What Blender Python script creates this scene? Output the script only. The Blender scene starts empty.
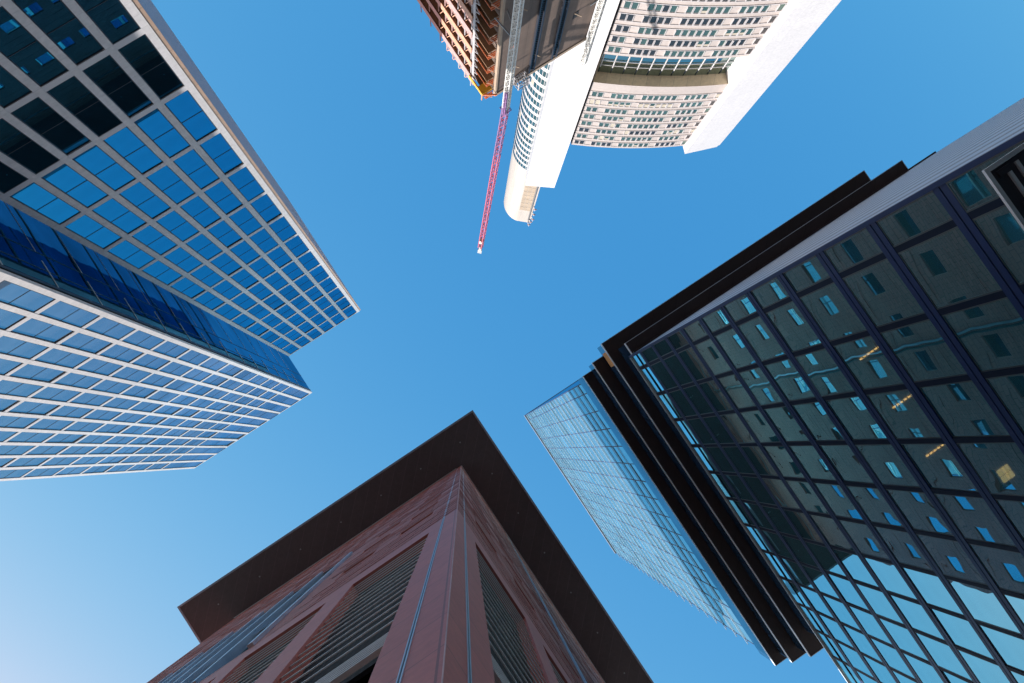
import bpy, math, random
from mathutils import Vector, Matrix

random.seed(7)
R = math.radians
SC = bpy.context.scene
COL = SC.collection

# ---------------------------------------------------------------- camera
# World axes: X towards the dark glass tower, Y towards the back of the granite tower, Z up.
EYE = Vector((0.0, 0.0, 1.6))
F_PX, W_PX, H_PX = 996.0, 1024.0, 683.0


def cam_basis():
    z = Vector((462.4 - 512.0, 450.8 - 341.5, F_PX)).normalized()
    a = R(-33.5)
    x = Vector((math.cos(a), math.sin(a), 0.0))
    x = (x - z * x.dot(z)).normalized()
    return x, z.cross(x), z


BX, BY, BZ = cam_basis()
right = Vector((BX[0], BY[0], BZ[0]))
down = Vector((BX[1], BY[1], BZ[1]))
fwd = Vector((BX[2], BY[2], BZ[2]))
cd = bpy.data.cameras.new('camera')
cd.sensor_width = 36.0
cd.lens = F_PX * 36.0 / W_PX
cd.clip_start = 0.1
cd.clip_end = 4000.0
cam = bpy.data.objects.new('camera', cd)
up, back = -down, -fwd
cam.matrix_world = Matrix(((right.x, up.x, back.x, EYE.x), (right.y, up.y, back.y, EYE.y),
                           (right.z, up.z, back.z, EYE.z), (0, 0, 0, 1)))
COL.objects.link(cam)
SC.camera = cam

# ---------------------------------------------------------------- light
SUN_H = Vector((-0.959, 0.282, 0.0))          # towards the sun, on the ground
SUN_EL = R(24.5)
world = bpy.data.worlds.new('World')
SC.world = world
world.use_nodes = True
wn = world.node_tree
bg = wn.nodes['Background']
sky = wn.nodes.new('ShaderNodeTexSky')
sky.sky_type = 'NISHITA'
sky.sun_disc = False
sky.sun_elevation = SUN_EL
sky.sun_rotation = math.atan2(SUN_H.x, SUN_H.y)
sky.altitude = 100.0
sky.air_density = 1.6
sky.dust_density = 1.2
sky.ozone_density = 0.0
hs = wn.nodes.new('ShaderNodeHueSaturation')
hs.inputs['Saturation'].default_value = 1.4
wn.links.new(sky.outputs[0], hs.inputs['Color'])
tn = wn.nodes.new('ShaderNodeVectorMath')
tn.operation = 'MULTIPLY'
tn.inputs[1].default_value = (0.74, 0.93, 1.06)
wn.links.new(hs.outputs[0], tn.inputs[0])
# tone response of the clear sky: deep blue overhead, milky towards the sun
SKY_S = 0.333


def wmath(op, a, b):
    x = wn.nodes.new('ShaderNodeMath')
    x.operation = op
    for i, v in enumerate((a, b)):
        if isinstance(v, (int, float)):
            x.inputs[i].default_value = v
        else:
            wn.links.new(v, x.inputs[i])
    return x.outputs[0]


sp = wn.nodes.new('ShaderNodeSeparateColor')
wn.links.new(tn.outputs[0], sp.inputs[0])
cb = wn.nodes.new('ShaderNodeCombineColor')
curve = []
for i, (x0, y0, pw) in enumerate(((0.122, 0.058, 2.35), (0.347, 0.305, 1.24), (0.716, 0.672, 0.55))):
    curve.append(wmath('MULTIPLY', wmath('POWER', wmath('MULTIPLY', sp.outputs[i], SKY_S / x0), pw), y0 / SKY_S))
cg = wmath('MINIMUM', curve[1], wmath('MULTIPLY', curve[2], 0.96))
cr = wmath('MINIMUM', curve[0], wmath('MULTIPLY', cg, 0.95))
wn.links.new(cr, cb.inputs[0])
wn.links.new(cg, cb.inputs[1])
wn.links.new(curve[2], cb.inputs[2])
wn.links.new(cb.outputs[0], bg.inputs[0])
bg.inputs[1].default_value = 0.15
sd = bpy.data.lights.new('sun', 'SUN')
sd.energy = 3.5
sd.angle = R(0.5)
sd.color = (1.0, 0.945, 0.885)
sun = bpy.data.objects.new('sun', sd)
sdir = SUN_H.normalized() * math.cos(SUN_EL) + Vector((0, 0, math.sin(SUN_EL)))
sun.rotation_euler = sdir.to_track_quat('Z', 'Y').to_euler()
sun.location = (0, 0, 300)
COL.objects.link(sun)
SC.view_settings.view_transform = 'Standard'
SC.view_settings.look = 'None'
SC.view_settings.gamma = 1.0
SC.view_settings.exposure = 1.15
SC.cycles.max_bounces = 9
SC.cycles.glossy_bounces = 8

# ---------------------------------------------------------------- materials


class N:
    """small node-tree helper"""

    def __init__(self, name):
        self.m = bpy.data.materials.new(name)
        self.m.use_nodes = True
        self.t = self.m.node_tree
        self.b = self.t.nodes['Principled BSDF']
        self.out = self.t.nodes['Material Output']

    def n(self, typ, **kw):
        x = self.t.nodes.new(typ)
        for k, v in kw.items():
            setattr(x, k, v)
        return x

    def l(self, a, b):
        self.t.links.new(a, b)

    def math(self, op, a, b=None, clamp=False):
        x = self.n('ShaderNodeMath', operation=op, use_clamp=clamp)
        for i, v in enumerate((a, b)):
            if v is None:
                continue
            if isinstance(v, (int, float)):
                x.inputs[i].default_value = v
            else:
                self.l(v, x.inputs[i])
        return x.outputs[0]

    def coord(self):
        return self.n('ShaderNodeTexCoord').outputs['Object']

    def noise(self, vec, scale, detail=4.0, rough=0.6):
        x = self.n('ShaderNodeTexNoise')
        x.inputs['Scale'].default_value = scale
        x.inputs['Detail'].default_value = detail
        x.inputs['Roughness'].default_value = rough
        self.l(vec, x.inputs['Vector'])
        return x.outputs['Fac']

    def mixc(self, fac, c1, c2):
        x = self.n('ShaderNodeMix', data_type='RGBA')
        for i, v in ((0, fac), (6, c1), (7, c2)):
            if isinstance(v, (int, float)):
                x.inputs[i].default_value = v
            elif isinstance(v, tuple):
                x.inputs[i].default_value = v + (1.0,) if len(v) == 3 else v
            else:
                self.l(v, x.inputs[i])
        return x.outputs[2]

    def remap(self, v, a, b, c, d):
        x = self.n('ShaderNodeMapRange')
        x.inputs[1].default_value, x.inputs[2].default_value = a, b
        x.inputs[3].default_value, x.inputs[4].default_value = c, d
        self.l(v, x.inputs[0])
        return x.outputs[0]


def plain(name, col, rough=0.6, metal=0.0, var=0.12, scale=0.8, spec=0.5):
    k = N(name)
    c = k.coord()
    f = k.remap(k.noise(c, scale), 0.3, 0.7, 0.0, 1.0)
    lo = tuple(v * (1 - var) for v in col)
    hi = tuple(min(1, v * (1 + var)) for v in col)
    k.l(k.mixc(f, lo, hi), k.b.inputs['Base Color'])
    k.b.inputs['Roughness'].default_value = rough
    k.b.inputs['Metallic'].default_value = metal
    k.b.inputs['Specular IOR Level'].default_value = spec
    return k.m


def jointed(name, col, step=(1.35, 1.35), width=0.02, dark=0.55, rough=0.55, var=0.06, axis_sum=True, mottle=2.5, offset=0.0, streak=0.0):
    """cladding panels: a joint grid along (x+y) and z, faint mottling"""
    k = N(name)
    c = k.coord()
    s = k.n('ShaderNodeSeparateXYZ')
    k.l(c, s.inputs[0])
    u = k.math('ADD', s.outputs[0], s.outputs[1])
    cb = k.n('ShaderNodeCombineXYZ')
    k.l(u, cb.inputs[0])
    k.l(s.outputs[2], cb.inputs[1])
    br = k.n('ShaderNodeTexBrick', offset=offset)
    br.inputs['Scale'].default_value = 1.0
    br.inputs['Mortar Size'].default_value = width
    br.inputs['Mortar Smooth'].default_value = 0.0
    br.inputs['Brick Width'].default_value = step[0]
    br.inputs['Row Height'].default_value = step[1]
    a = tuple(v * (1 - var) for v in col)
    b = tuple(min(1, v * (1 + var)) for v in col)
    br.inputs['Color1'].default_value = a + (1,)
    br.inputs['Color2'].default_value = b + (1,)
    br.inputs['Mortar'].default_value = tuple(v * dark for v in col) + (1,)
    k.l(cb.outputs[0], br.inputs['Vector'])
    f = k.remap(k.noise(c, mottle, 6.0), 0.25, 0.75, 0.86, 1.12)
    if streak:
        mp = k.n('ShaderNodeMapping')
        mp.inputs['Scale'].default_value = (1.2, 1.2, 0.05)
        k.l(c, mp.inputs[0])
        f2 = k.remap(k.noise(mp.outputs[0], 1.0, 5.0), 0.45, 0.75, 1.0, 1.0 - streak)
        f = k.math('MULTIPLY', f, f2)
    vm = k.n('ShaderNodeVectorMath', operation='SCALE')
    k.l(br.outputs['Color'], vm.inputs[0])
    k.l(f, vm.inputs['Scale'])
    k.l(vm.outputs[0], k.b.inputs['Base Color'])
    k.b.inputs['Roughness'].default_value = rough
    return k.m


def glass(name, tint, base, lo=0.4, ior=1.6, see=0.0, see_tint=(0.5, 0.6, 0.6), wave=0.003, wscale=0.35, rough=0.0):
    """coated facade glass: tinted mirror over a dark (optionally see-through) body"""
    k = N(name)
    c = k.coord()
    k.t.nodes.remove(k.b)
    fr = k.n('ShaderNodeFresnel')
    fr.inputs['IOR'].default_value = ior
    fac = k.math('ADD', k.math('MULTIPLY', fr.outputs[0], 1.0 - lo), lo, clamp=True)
    gl = k.n('ShaderNodeBsdfGlossy')
    drift = k.remap(k.noise(c, 0.13, 3.0), 0.3, 0.7, 0.78, 1.14)
    tv = k.n('ShaderNodeVectorMath', operation='SCALE')
    tv.inputs[0].default_value = tint
    k.l(drift, tv.inputs['Scale'])
    k.l(tv.outputs[0], gl.inputs['Color'])
    gl.inputs['Roughness'].default_value = rough
    bp = k.n('ShaderNodeBump')
    bp.inputs['Strength'].default_value = 1.0
    bp.inputs['Distance'].default_value = wave
    k.l(k.noise(c, wscale, 1.0, 0.4), bp.inputs['Height'])
    k.l(bp.outputs[0], gl.inputs['Normal'])
    df = k.n('ShaderNodeBsdfDiffuse')
    oi = k.n('ShaderNodeObjectInfo')
    v = k.remap(k.noise(c, 0.22, 2.0), 0.3, 0.7, 0.6, 1.4)
    vm = k.n('ShaderNodeVectorMath', operation='SCALE')
    vm.inputs[0].default_value = base
    k.l(v, vm.inputs['Scale'])
    k.l(vm.outputs[0], df.inputs['Color'])
    body = df.outputs[0]
    if see > 0:
        tr = k.n('ShaderNodeBsdfTransparent')
        tr.inputs['Color'].default_value = see_tint + (1,)
        mb = k.n('ShaderNodeMixShader')
        mb.inputs[0].default_value = see
        k.l(body, mb.inputs[1])
        k.l(tr.outputs[0], mb.inputs[2])
        body = mb.outputs[0]
    mx = k.n('ShaderNodeMixShader')
    k.l(fac, mx.inputs[0])
    k.l(body, mx.inputs[1])
    k.l(gl.outputs[0], mx.inputs[2])
    k.l(mx.outputs[0], k.out.inputs['Surface'])
    return k.m


def lamp(name, col, strength):
    k = N(name)
    k.b.inputs['Base Color'].default_value = (0.8, 0.7, 0.5, 1)
    k.b.inputs['Emission Color'].default_value = col + (1,)
    k.b.inputs['Emission Strength'].default_value = strength
    return k.m


M = dict(
    white_pier=jointed('white_stone', (0.745, 0.72, 0.73), (50, 1.36), 0.012, 0.72, 0.5, 0.04, streak=0.06),
    spandrel=plain('pale_metal', (0.69, 0.67, 0.69), 0.45, var=0.06),
    warm_strip=jointed('sun_warmed_strip', (0.52, 0.36, 0.27), (50, 2.7), 0.03, 0.6, 0.6),  # warmth of the grazing sun put into the strip's colour
    dark_frame=plain('black_frame', (0.012, 0.016, 0.026), 0.4),
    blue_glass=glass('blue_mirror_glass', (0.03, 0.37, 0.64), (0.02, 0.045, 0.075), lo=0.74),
    sun_glass=glass('sunlit_blue_mirror_glass', (0.10, 0.42, 0.66), (0.26, 0.30, 0.34), lo=0.60),  # sunlit copy of the tower's glass, pale sun veil put into its colour
    deep_glass=glass('deep_blue_glass', (0.10, 0.34, 0.50), (0.006, 0.03, 0.06), lo=0.45),
    flank_blue=glass('flank_glass', (0.34, 0.56, 0.74), (0.01, 0.05, 0.11), lo=0.5),
    side_blue=plain('blue_grey_panel', (0.22, 0.31, 0.55), 0.35),
    roof=plain('roof_grey', (0.18, 0.18, 0.18), 0.9),
    granite=jointed('red_granite', (0.55, 0.16, 0.125), (60, 1.75), 0.014, 0.5, 0.45, 0.05, mottle=6.0),
    granite_tile=jointed('red_granite_tile', (0.46, 0.145, 0.12), (0.62, 0.30), 0.022, 0.48, 0.55, 0.14, mottle=3.0, offset=0.5),
    corner_bead=plain('pale_corner_bead', (0.62, 0.42, 0.45), 0.5, var=0.3, scale=0.6),
    soffit=jointed('dark_soffit_panel', (0.080, 0.058, 0.064), (1.7, 40), 0.03, 1.5, 0.5, 0.05),
    fascia=plain('grey_fascia', (0.30, 0.32, 0.40), 0.35, 0.0),
    silver=plain('silver_metal', (0.55, 0.58, 0.64), 0.28, 0.85),
    slat=plain('pale_slat', (0.85, 0.85, 0.88), 0.4),
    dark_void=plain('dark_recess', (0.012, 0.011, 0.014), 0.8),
    mesh_panel=jointed('grey_louvre_panel', (0.030, 0.031, 0.048), (0.14, 0.16), 0.045, 0.25, 0.9, 0.1, mottle=1.0),
    gran_win=glass('punched_window_glass', (0.60, 0.95, 1.0), (0.06, 0.15, 0.19), lo=0.7),
    navy=plain('navy_metal', (0.010, 0.030, 0.115), 0.45, 0.0, var=0.1, spec=0.2),
    navy_dark=plain('dark_navy_metal', (0.005, 0.012, 0.034), 0.6, 0.0, spec=0.1),
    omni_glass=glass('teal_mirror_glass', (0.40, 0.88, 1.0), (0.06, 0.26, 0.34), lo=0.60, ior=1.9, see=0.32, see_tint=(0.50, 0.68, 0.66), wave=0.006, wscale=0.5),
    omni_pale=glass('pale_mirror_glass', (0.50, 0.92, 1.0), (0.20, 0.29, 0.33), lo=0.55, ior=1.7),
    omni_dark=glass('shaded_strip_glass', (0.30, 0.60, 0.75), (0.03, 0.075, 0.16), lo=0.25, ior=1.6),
    fin=plain('white_fin', (0.62, 0.68, 0.70), 0.4, var=0.04),
    brown_soffit=jointed('brown_metal_soffit', (0.045, 0.027, 0.026), (2.1, 40), 0.02, 0.5, 0.4, 0.08),
    edge_metal=plain('bright_edge_metal', (0.80, 0.86, 0.95), 0.4, 0.6),
    rib_blue=plain('blue_rib', (0.11, 0.17, 0.28), 0.4),
    slab_blue=plain('blue_grey_transom', (0.24, 0.32, 0.40), 0.4),
    pale_side=plain('pale_side_panel', (0.30, 0.41, 0.60), 0.3, 0.0, var=0.0, spec=0.3),
    pane_trim=plain('grey_green_trim', (0.06, 0.085, 0.095), 0.4),
    interior=plain('interior_grey', (0.40, 0.41, 0.42), 0.8),
    interior_wall=plain('interior_wall', (0.40, 0.38, 0.36), 0.8),
    strip_lamp=lamp('warm_strip_lamp', (1.0, 0.46, 0.14), 5.0),
    room_lamp=lamp('warm_room_lamp', (1.0, 0.60, 0.22), 1.6),
    czb_white=jointed('white_enamel_panel', (0.64, 0.605, 0.605), (3.3, 3.86), 0.03, 0.88, 0.35, 0.02, streak=0.03),
    czb_wall=jointed('cream_wall_panel', (0.42, 0.362, 0.338), (50, 1.93), 0.03, 0.80, 0.5, 0.05),
    czb_teal=glass('green_window_glass', (0.26, 0.34, 0.28), (0.06, 0.10, 0.095), lo=0.32),
    czb_blue=glass('dark_window_glass', (0.22, 0.21, 0.20), (0.03, 0.033, 0.04), lo=0.28),
    nose_teal=glass('corner_teal_glass', (0.30, 0.42, 0.38), (0.15, 0.25, 0.24), lo=0.3),
    czb_blind=plain('beige_blind', (0.38, 0.34, 0.28), 0.8),
    czb_frame=plain('white_window_frame', (0.48, 0.455, 0.47), 0.5),
    flank_tan=plain('beige_flank_panel', (0.34, 0.265, 0.195), 0.7, var=0.18, scale=0.5),
    tan=jointed('tan_soffit_panel', (0.80, 0.64, 0.44), (3.2, 40), 0.03, 0.6, 0.6),
    garden_glass=glass('garden_glass', (0.34, 0.44, 0.42), (0.05, 0.08, 0.09), lo=0.55),
    czb_grey=plain('grey_cladding', (0.13, 0.13, 0.14), 0.6),
    stain=jointed('stained_white_panel', (0.45, 0.40, 0.36), (4.0, 9.0), 0.02, 0.8, 0.5, 0.03, streak=0.15),
    concrete=jointed('board_concrete', (0.155, 0.108, 0.086), (2.4, 4.1), 0.035, 0.72, 0.85, 0.08, mottle=0.6, streak=0.25),
    concrete_edge=plain('pale_concrete_edge', (0.36, 0.27, 0.20), 0.8),
    peach=plain('peach_formwork', (0.60, 0.31, 0.19), 0.6, var=0.25, scale=1.5),
    pink=plain('pink_formwork', (0.46, 0.29, 0.27), 0.6, var=0.25, scale=2.0),
    brown_board=plain('brown_board', (0.26, 0.14, 0.07), 0.8, var=0.2),
    dark_maroon=plain('dark_maroon_sheet', (0.085, 0.03, 0.03), 0.9, var=0.35, scale=1.2),  # dark maroon for the rear part of the decks
    orange=plain('orange_rail', (0.75, 0.20, 0.06), 0.5),
    yellow=plain('yellow_guard', (0.80, 0.42, 0.02), 0.5),
    navy_rail=plain('navy_rail', (0.007, 0.011, 0.025), 0.5),
    crane_white=plain('white_lattice_paint', (0.72, 0.70, 0.66), 0.5),
    crane_red_shade=plain('shaded_red_paint', (0.26, 0.12, 0.30), 0.5),  # crane red as it looks in shade, the purple put into the colour
    crane_red=plain('red_lattice_paint', (0.66, 0.10, 0.15), 0.45),
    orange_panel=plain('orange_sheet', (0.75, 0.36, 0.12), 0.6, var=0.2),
    grey_steel=plain('grey_steel', (0.32, 0.34, 0.36), 0.5, 0.4),
    paving=jointed('granite_paving', (0.17, 0.155, 0.145), (0.8, 0.8), 0.012, 0.5, 0.8, 0.08),
    asphalt=plain('asphalt', (0.05, 0.05, 0.052), 0.9, var=0.2, scale=3.0),
    canopy_dark=plain('canopy_panel', (0.045, 0.040, 0.055), 0.4),
    canopy_rim=plain('canopy_rim', (0.80, 0.82, 0.88), 0.35, 0.3),
)

# ---------------------------------------------------------------- mesh helpers


class MB:
    def __init__(self):
        self.v, self.f, self.m, self.mats = [], [], [], []

    def mat(self, key):
        if key not in self.mats:
            self.mats.append(key)
        return self.mats.index(key)

    def poly(self, pts, key):
        n = len(self.v)
        self.v += [tuple(p) for p in pts]
        self.f.append(tuple(range(n, n + len(pts))))
        self.m.append(self.mat(key))

    def hexa(self, p, key):
        """p: 8 points, bottom 4 ccw then top 4 ccw"""
        n = len(self.v)
        self.v += [tuple(q) for q in p]
        k = self.mat(key)
        for q in ((3, 2, 1, 0), (4, 5, 6, 7), (0, 1, 5, 4), (1, 2, 6, 5), (2, 3, 7, 6), (3, 0, 4, 7)):
            self.f.append(tuple(n + i for i in q))
            self.m.append(k)

    def box(self, x0, x1, y0, y1, z0, z1, key):
        x0, x1 = sorted((x0, x1))
        y0, y1 = sorted((y0, y1))
        z0, z1 = sorted((z0, z1))
        self.hexa([(x0, y0, z0), (x1, y0, z0), (x1, y1, z0), (x0, y1, z0),
                   (x0, y0, z1), (x1, y0, z1), (x1, y1, z1), (x0, y1, z1)], key)

    def bar(self, p, q, w, key, h=None):
        p, q = Vector(p), Vector(q)
        d = (q - p).normalized()
        s = d.cross(Vector((0, 0, 1)))
        if s.length < 1e-4:
            s = Vector((1, 0, 0))
        s.normalize()
        t = d.cross(s).normalized()
        s, t = s * (w / 2), t * ((h or w) / 2)
        self.hexa([p - s - t, p + s - t, p + s + t, p - s + t, q - s - t, q + s - t, q + s + t, q - s + t], key)

    def prism(self, pts, z0, z1, key, cap_lo=None, cap_hi=None):
        n = len(pts)
        for i in range(n):
            a, b = pts[i], pts[(i + 1) % n]
            self.poly([(a[0], a[1], z0), (b[0], b[1], z0), (b[0], b[1], z1), (a[0], a[1], z1)], key)
        self.poly([(a[0], a[1], z0) for a in reversed(pts)], cap_lo or key)
        self.poly([(a[0], a[1], z1) for a in pts], cap_hi or key)

    def mesh(self, name, off=(0, 0, 0)):
        me = bpy.data.meshes.new(name)
        o = off
        me.from_pydata([(a - o[0], b - o[1], c - o[2]) for a, b, c in self.v], [], self.f)
        for k in self.mats:
            me.materials.append(M[k])
        me.polygons.foreach_set('material_index', self.m)
        me.update()
        return me

    def build(self, name, parent=None, off=None, label=None):
        """vertices are given in the parent's own frame shifted by the parent's base"""
        if off is None:
            off = parent['_base'] if parent is not None else (0, 0, 0)
        o = bpy.data.objects.new(name, self.mesh(name, off))
        COL.objects.link(o)
        if parent is not None:
            o.parent = parent
        if label:
            o['label'] = label
        return o


BASES = []


def thing(name, label, cat, base, rot=0.0, group=None, k=1.0):
    """an Empty at the thing's base; parts are written in unrotated world coordinates"""
    o = bpy.data.objects.new(name, None)
    COL.objects.link(o)
    b = Vector(base)
    o.location = Matrix.Rotation(rot, 3, 'Z') @ (b * k) - Vector((0, 0, 1.6 * (k - 1.0)))
    o.scale = (k, k, k)                                  # drawn at 1/k of full size
    o.rotation_euler = (0, 0, rot)
    o['label'], o['category'] = label, cat
    if group:
        o['group'] = group
    o['_base'] = tuple(b)
    BASES.append(o)
    return o


def project(p):
    d = Vector(p) - EYE
    zc = d.dot(fwd)
    if zc < 0.1:
        return None
    return (512 + F_PX * d.dot(right) / zc, 341.5 + F_PX * d.dot(down) / zc)


def shown(pts):
    q = [project(p) for p in pts]
    if any(a is None for a in q):
        return 0.0
    if not any(0 <= a[0] <= W_PX and 0 <= a[1] <= H_PX for a in q):
        return 0.0
    s = 0.0
    for i in range(len(q)):
        a, b = q[i], q[(i + 1) % len(q)]
        s += a[0] * b[1] - b[0] * a[1]
    return abs(s) / 2


def windows(parent, name, items, limit=100, sub=None):
    """items: (key, mesh_builder_of_one_window, sub_builder_or_None, location, rotz, width, height).
    The window's own frame: x along the wall, -y outwards, z up, origin at its lower centre.
    The 'limit' largest in the picture become parts of their own, the rest one part of the thing."""
    base = Vector(parent['_base'])
    cache = {}
    scored = []
    for it in items:
        key, mb, sb, loc, rz, w, h = it
        m = Matrix.Translation(Vector(loc)) @ Matrix.Rotation(rz, 4, 'Z')
        c = [m @ Vector(q) for q in ((-w / 2, 0, 0), (w / 2, 0, 0), (w / 2, 0, h), (-w / 2, 0, h))]
        scored.append((shown(c), it, m))
    scored.sort(key=lambda s: -s[0])
    rest = MB()
    for i, (a, it, m) in enumerate(scored):
        key, mb, sb, loc, rz, w, h = it
        tilt = Matrix.Rotation(random.gauss(0, 0.0030), 4, 'X') @ Matrix.Rotation(random.gauss(0, 0.0030), 4, 'Z')
        if i < limit and a > 0:
            if key not in cache:
                cache[key] = (mb.mesh(name), sb.mesh(sub) if sb else None)
            o = bpy.data.objects.new(name, cache[key][0])
            COL.objects.link(o)
            o.parent = parent
            o.location = Vector(loc) - base
            o.rotation_euler = (tilt.to_euler().x, 0, rz + tilt.to_euler().z)
            if sb:
                c = bpy.data.objects.new(sub, cache[key][1])
                COL.objects.link(c)
                c.parent = o
        else:
            for b in (mb, sb):
                if b is None:
                    continue
                n = len(rest.v)
                mm = m @ tilt
                rest.v += [tuple(mm @ Vector(v)) for v in b.v]
                rest.f += [tuple(n + j for j in f) for f in b.f]
                rest.m += [rest.mat(b.mats[j]) for j in b.m]
    if rest.v:
        o = rest.build(name, parent)
        o['kind'] = 'stuff'


def pane_mb(w, h, key, y=0.0):
    b = MB()
    b.poly([(-w / 2, y, 0), (w / 2, y, 0), (w / 2, y, h), (-w / 2, y, h)], key)
    return b


# ---------------------------------------------------------------- ground
def structure(name, mb):
    o = mb.build(name)
    o['kind'] = 'structure'
    return o


g = MB()
g.poly([(-1500, -1500, 0), (1500, -1500, 0), (1500, 1500, 0), (-1500, 1500, 0)], 'paving')
structure('ground', g)
g = MB()
g.box(-300, 300, -19, -9, 0.004, 0.008, 'asphalt')
structure('road', g)

# ---------------------------------------------------------------- white gridded glass tower (left)
T = thing('office_tower', 'blue glass office tower gridded with white piers, one wing sunlit, the other in shade',
          'office tower', (-20.0, -34.0, 0.0))
FL = [53.36 + 8.341 * i for i in range(-6, 14)]          # double-storey spandrels
UP_Y, UP_TOP = -27.907, 161.96
PIER_U = [-1.78 - 2.16 * k for k in range(7)]
MN_Y, MN_TOP = -23.65, 182.8
MN_X = [-17.08 - 2.193 * k for k in range(12)]
MN_END = -41.3
sh = MB()                                               # solid cores behind the glass
sh.box(-11.0, -1.45, UP_Y - 18.4, UP_Y - 0.35, 0, UP_TOP - 0.3, 'roof')
sh.box(-14.6, -11.0, UP_Y - 0.6, UP_Y - 0.35, 0, UP_TOP - 0.3, 'roof')
sh.build('upper_core', T)
sh = MB()
sh.box(-11.25, -11.02, UP_Y - 18.0, UP_Y - 0.61, 0, UP_TOP - 0.5, 'flank_blue')
for z in FL:
    if z < UP_TOP - 2:
        sh.box(-11.31, -11.252, UP_Y - 18.0, UP_Y - 0.61, z - 0.2, z + 0.2, 'spandrel')
sh.build('flank_wall', T)
sh = MB()
sh.box(MN_END + 0.3, -17.2, MN_Y - 24, MN_Y - 0.35, 0, MN_TOP - 0.3, 'roof')
sh.build('main_core', T)


def grid_facade(name, xs, ybase, z_lo, z_top, floors, corner_w=0.27, w=0.46):
    b = MB()
    for i, x in enumerate(xs):
        hw = w / 2
        b.box(x - hw, x + hw, ybase - 0.3, ybase, z_lo, z_top, 'white_pier')
    for i in range(len(xs) - 1):
        a, c = xs[i] - w / 2, xs[i + 1] + w / 2
        for z in floors:
            if z < z_top - 1:
                b.box(c + 0.003, a - 0.003, ybase - 0.28, ybase - 0.015, z - 0.33, z + 0.33, 'spandrel')
        b.box(c + 0.003, a - 0.003, ybase - 0.28, ybase - 0.015, z_top - 0.55, z_top - 0.01, 'spandrel')
    return b


grid_facade('u', PIER_U, UP_Y, 0, UP_TOP, FL).build('shaded_pier_grid', T)
grid_facade('m', MN_X, MN_Y, 0, MN_TOP, FL).build('sunlit_pier_grid', T)
items = []


def tower_window(w, h, key, two=True):
    b = MB()
    b.poly([(-w / 2, 0.0, 0), (w / 2, 0.0, 0), (w / 2, 0.0, h), (-w / 2, 0.0, h)], key)
    f = MB()
    t = 0.06
    f.box(-w / 2, -w / 2 + t, -0.03, 0.02, 0, h, 'dark_frame')
    f.box(w / 2 - t, w / 2, -0.03, 0.02, 0, h, 'dark_frame')
    f.box(-w / 2 + t, w / 2 - t, -0.03, 0.02, 0, 0.09, 'dark_frame')
    f.box(-w / 2 + t, w / 2 - t, -0.03, 0.02, h - 0.09, h, 'dark_frame')
    if two:
        f.box(-w / 2 + t, w / 2 - t, -0.02, 0.02, h * 0.5 - 0.03, h * 0.5 + 0.03, 'dark_frame')
    return b, f


WC = {}
for xs, yb, top, key in ((PIER_U, UP_Y, UP_TOP, 'blue_glass'), (MN_X, MN_Y, MN_TOP, 'sun_glass')):
    zz = [z for z in FL if z < top - 6] + [top - 0.22]
    for i in range(len(xs) - 1):
        w = xs[i] - xs[i + 1] - 0.47
        for j in range(len(zz) - 1):
            h = zz[j + 1] - zz[j] - 0.66
            kk = (key, round(w, 2), round(h, 2))
            if kk not in WC:
                WC[kk] = tower_window(w, h, key)
            b, f = WC[kk]
            # wall faces +Y: turn the window by 180 degrees
            items.append((kk, b, f, ((xs[i] + xs[i + 1]) / 2, yb - 0.075, zz[j] + 0.33), math.pi, w, h))
windows(T, 'window', items, 100, 'window_frame')
# corner of the shaded wing: strip with the sun's warmth put into its colour, and blue-grey side wall with white rails
b = MB()
b.box(-1.545, -1.30, UP_Y - 0.3, UP_Y - 0.02, 0, UP_TOP - 0.25, 'warm_strip')
b.build('corner_strip', T)
b = MB()
b.box(-1.44, -1.33, UP_Y - 22.0, UP_Y - 0.31, 0, UP_TOP - 0.2, 'side_blue')
for k in range(85):
    z = 6 + k * 1.85
    if z < UP_TOP - 1:
        b.box(-1.34, -1.322, UP_Y - 21.9, UP_Y - 0.35, z, z + 0.42, 'spandrel')
b.build('side_wall', T)
# return wall of the taller wing: dark blue glass, thin pale rails at the floors
RX = -16.88
b = MB()
for z0, z1 in zip(FL[:-1] + [FL[-1], FL[-1] + 8.341], FL[1:] + [FL[-1] + 8.341, MN_TOP - 0.4]):
    for ya, yb in ((-24.37, -25.65), (-25.71, -27.3), (-27.36, -48.0)):
        b.poly([(RX, ya, z0), (RX, yb, z0), (RX, yb, z1), (RX, ya, z1)], 'deep_glass')
b.build('return_glazing', T)
b = MB()
for z in FL + [FL[-1] + 8.341]:
    b.box(RX - 0.1, RX + 0.04, -24.37, -26.6, z - 0.07, z + 0.07, 'fin')
    b.box(RX - 0.1, RX + 0.02, -27.31, -48.0, z - 0.06, z + 0.06, 'spandrel')
b.box(RX - 0.1, RX + 0.05, -24.1, -24.35, 0, MN_TOP - 0.3, 'dark_frame')
b.box(RX - 0.1, RX + 0.03, -25.65, -25.71, 0, MN_TOP - 0.3, 'dark_frame')
b.box(RX - 0.1, RX + 0.03, -27.3, -27.36, 0, MN_TOP - 0.3, 'dark_frame')
b.build('return_rails', T)

# ---------------------------------------------------------------- red granite tower (bottom)
JROT = R(-0.35)
J = thing('granite_tower', 'red granite tower seen up its corner under a wide flat dark overhanging roof', 'tower', (-15.8, 16.0, 0.0), JROT)
JX, JY = -1.04, 1.305
JL = 29.3                                                # wall length
ROOF_Z = 115.0
# piers and band of the lower storeys, a bay of louvres between each two piers
PU = [(0.0, 0.88)] + [(3.26 + 3.32 * k, 4.08 + 3.32 * k) for k in range(8)]
b = MB()
WT = 0.7


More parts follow.
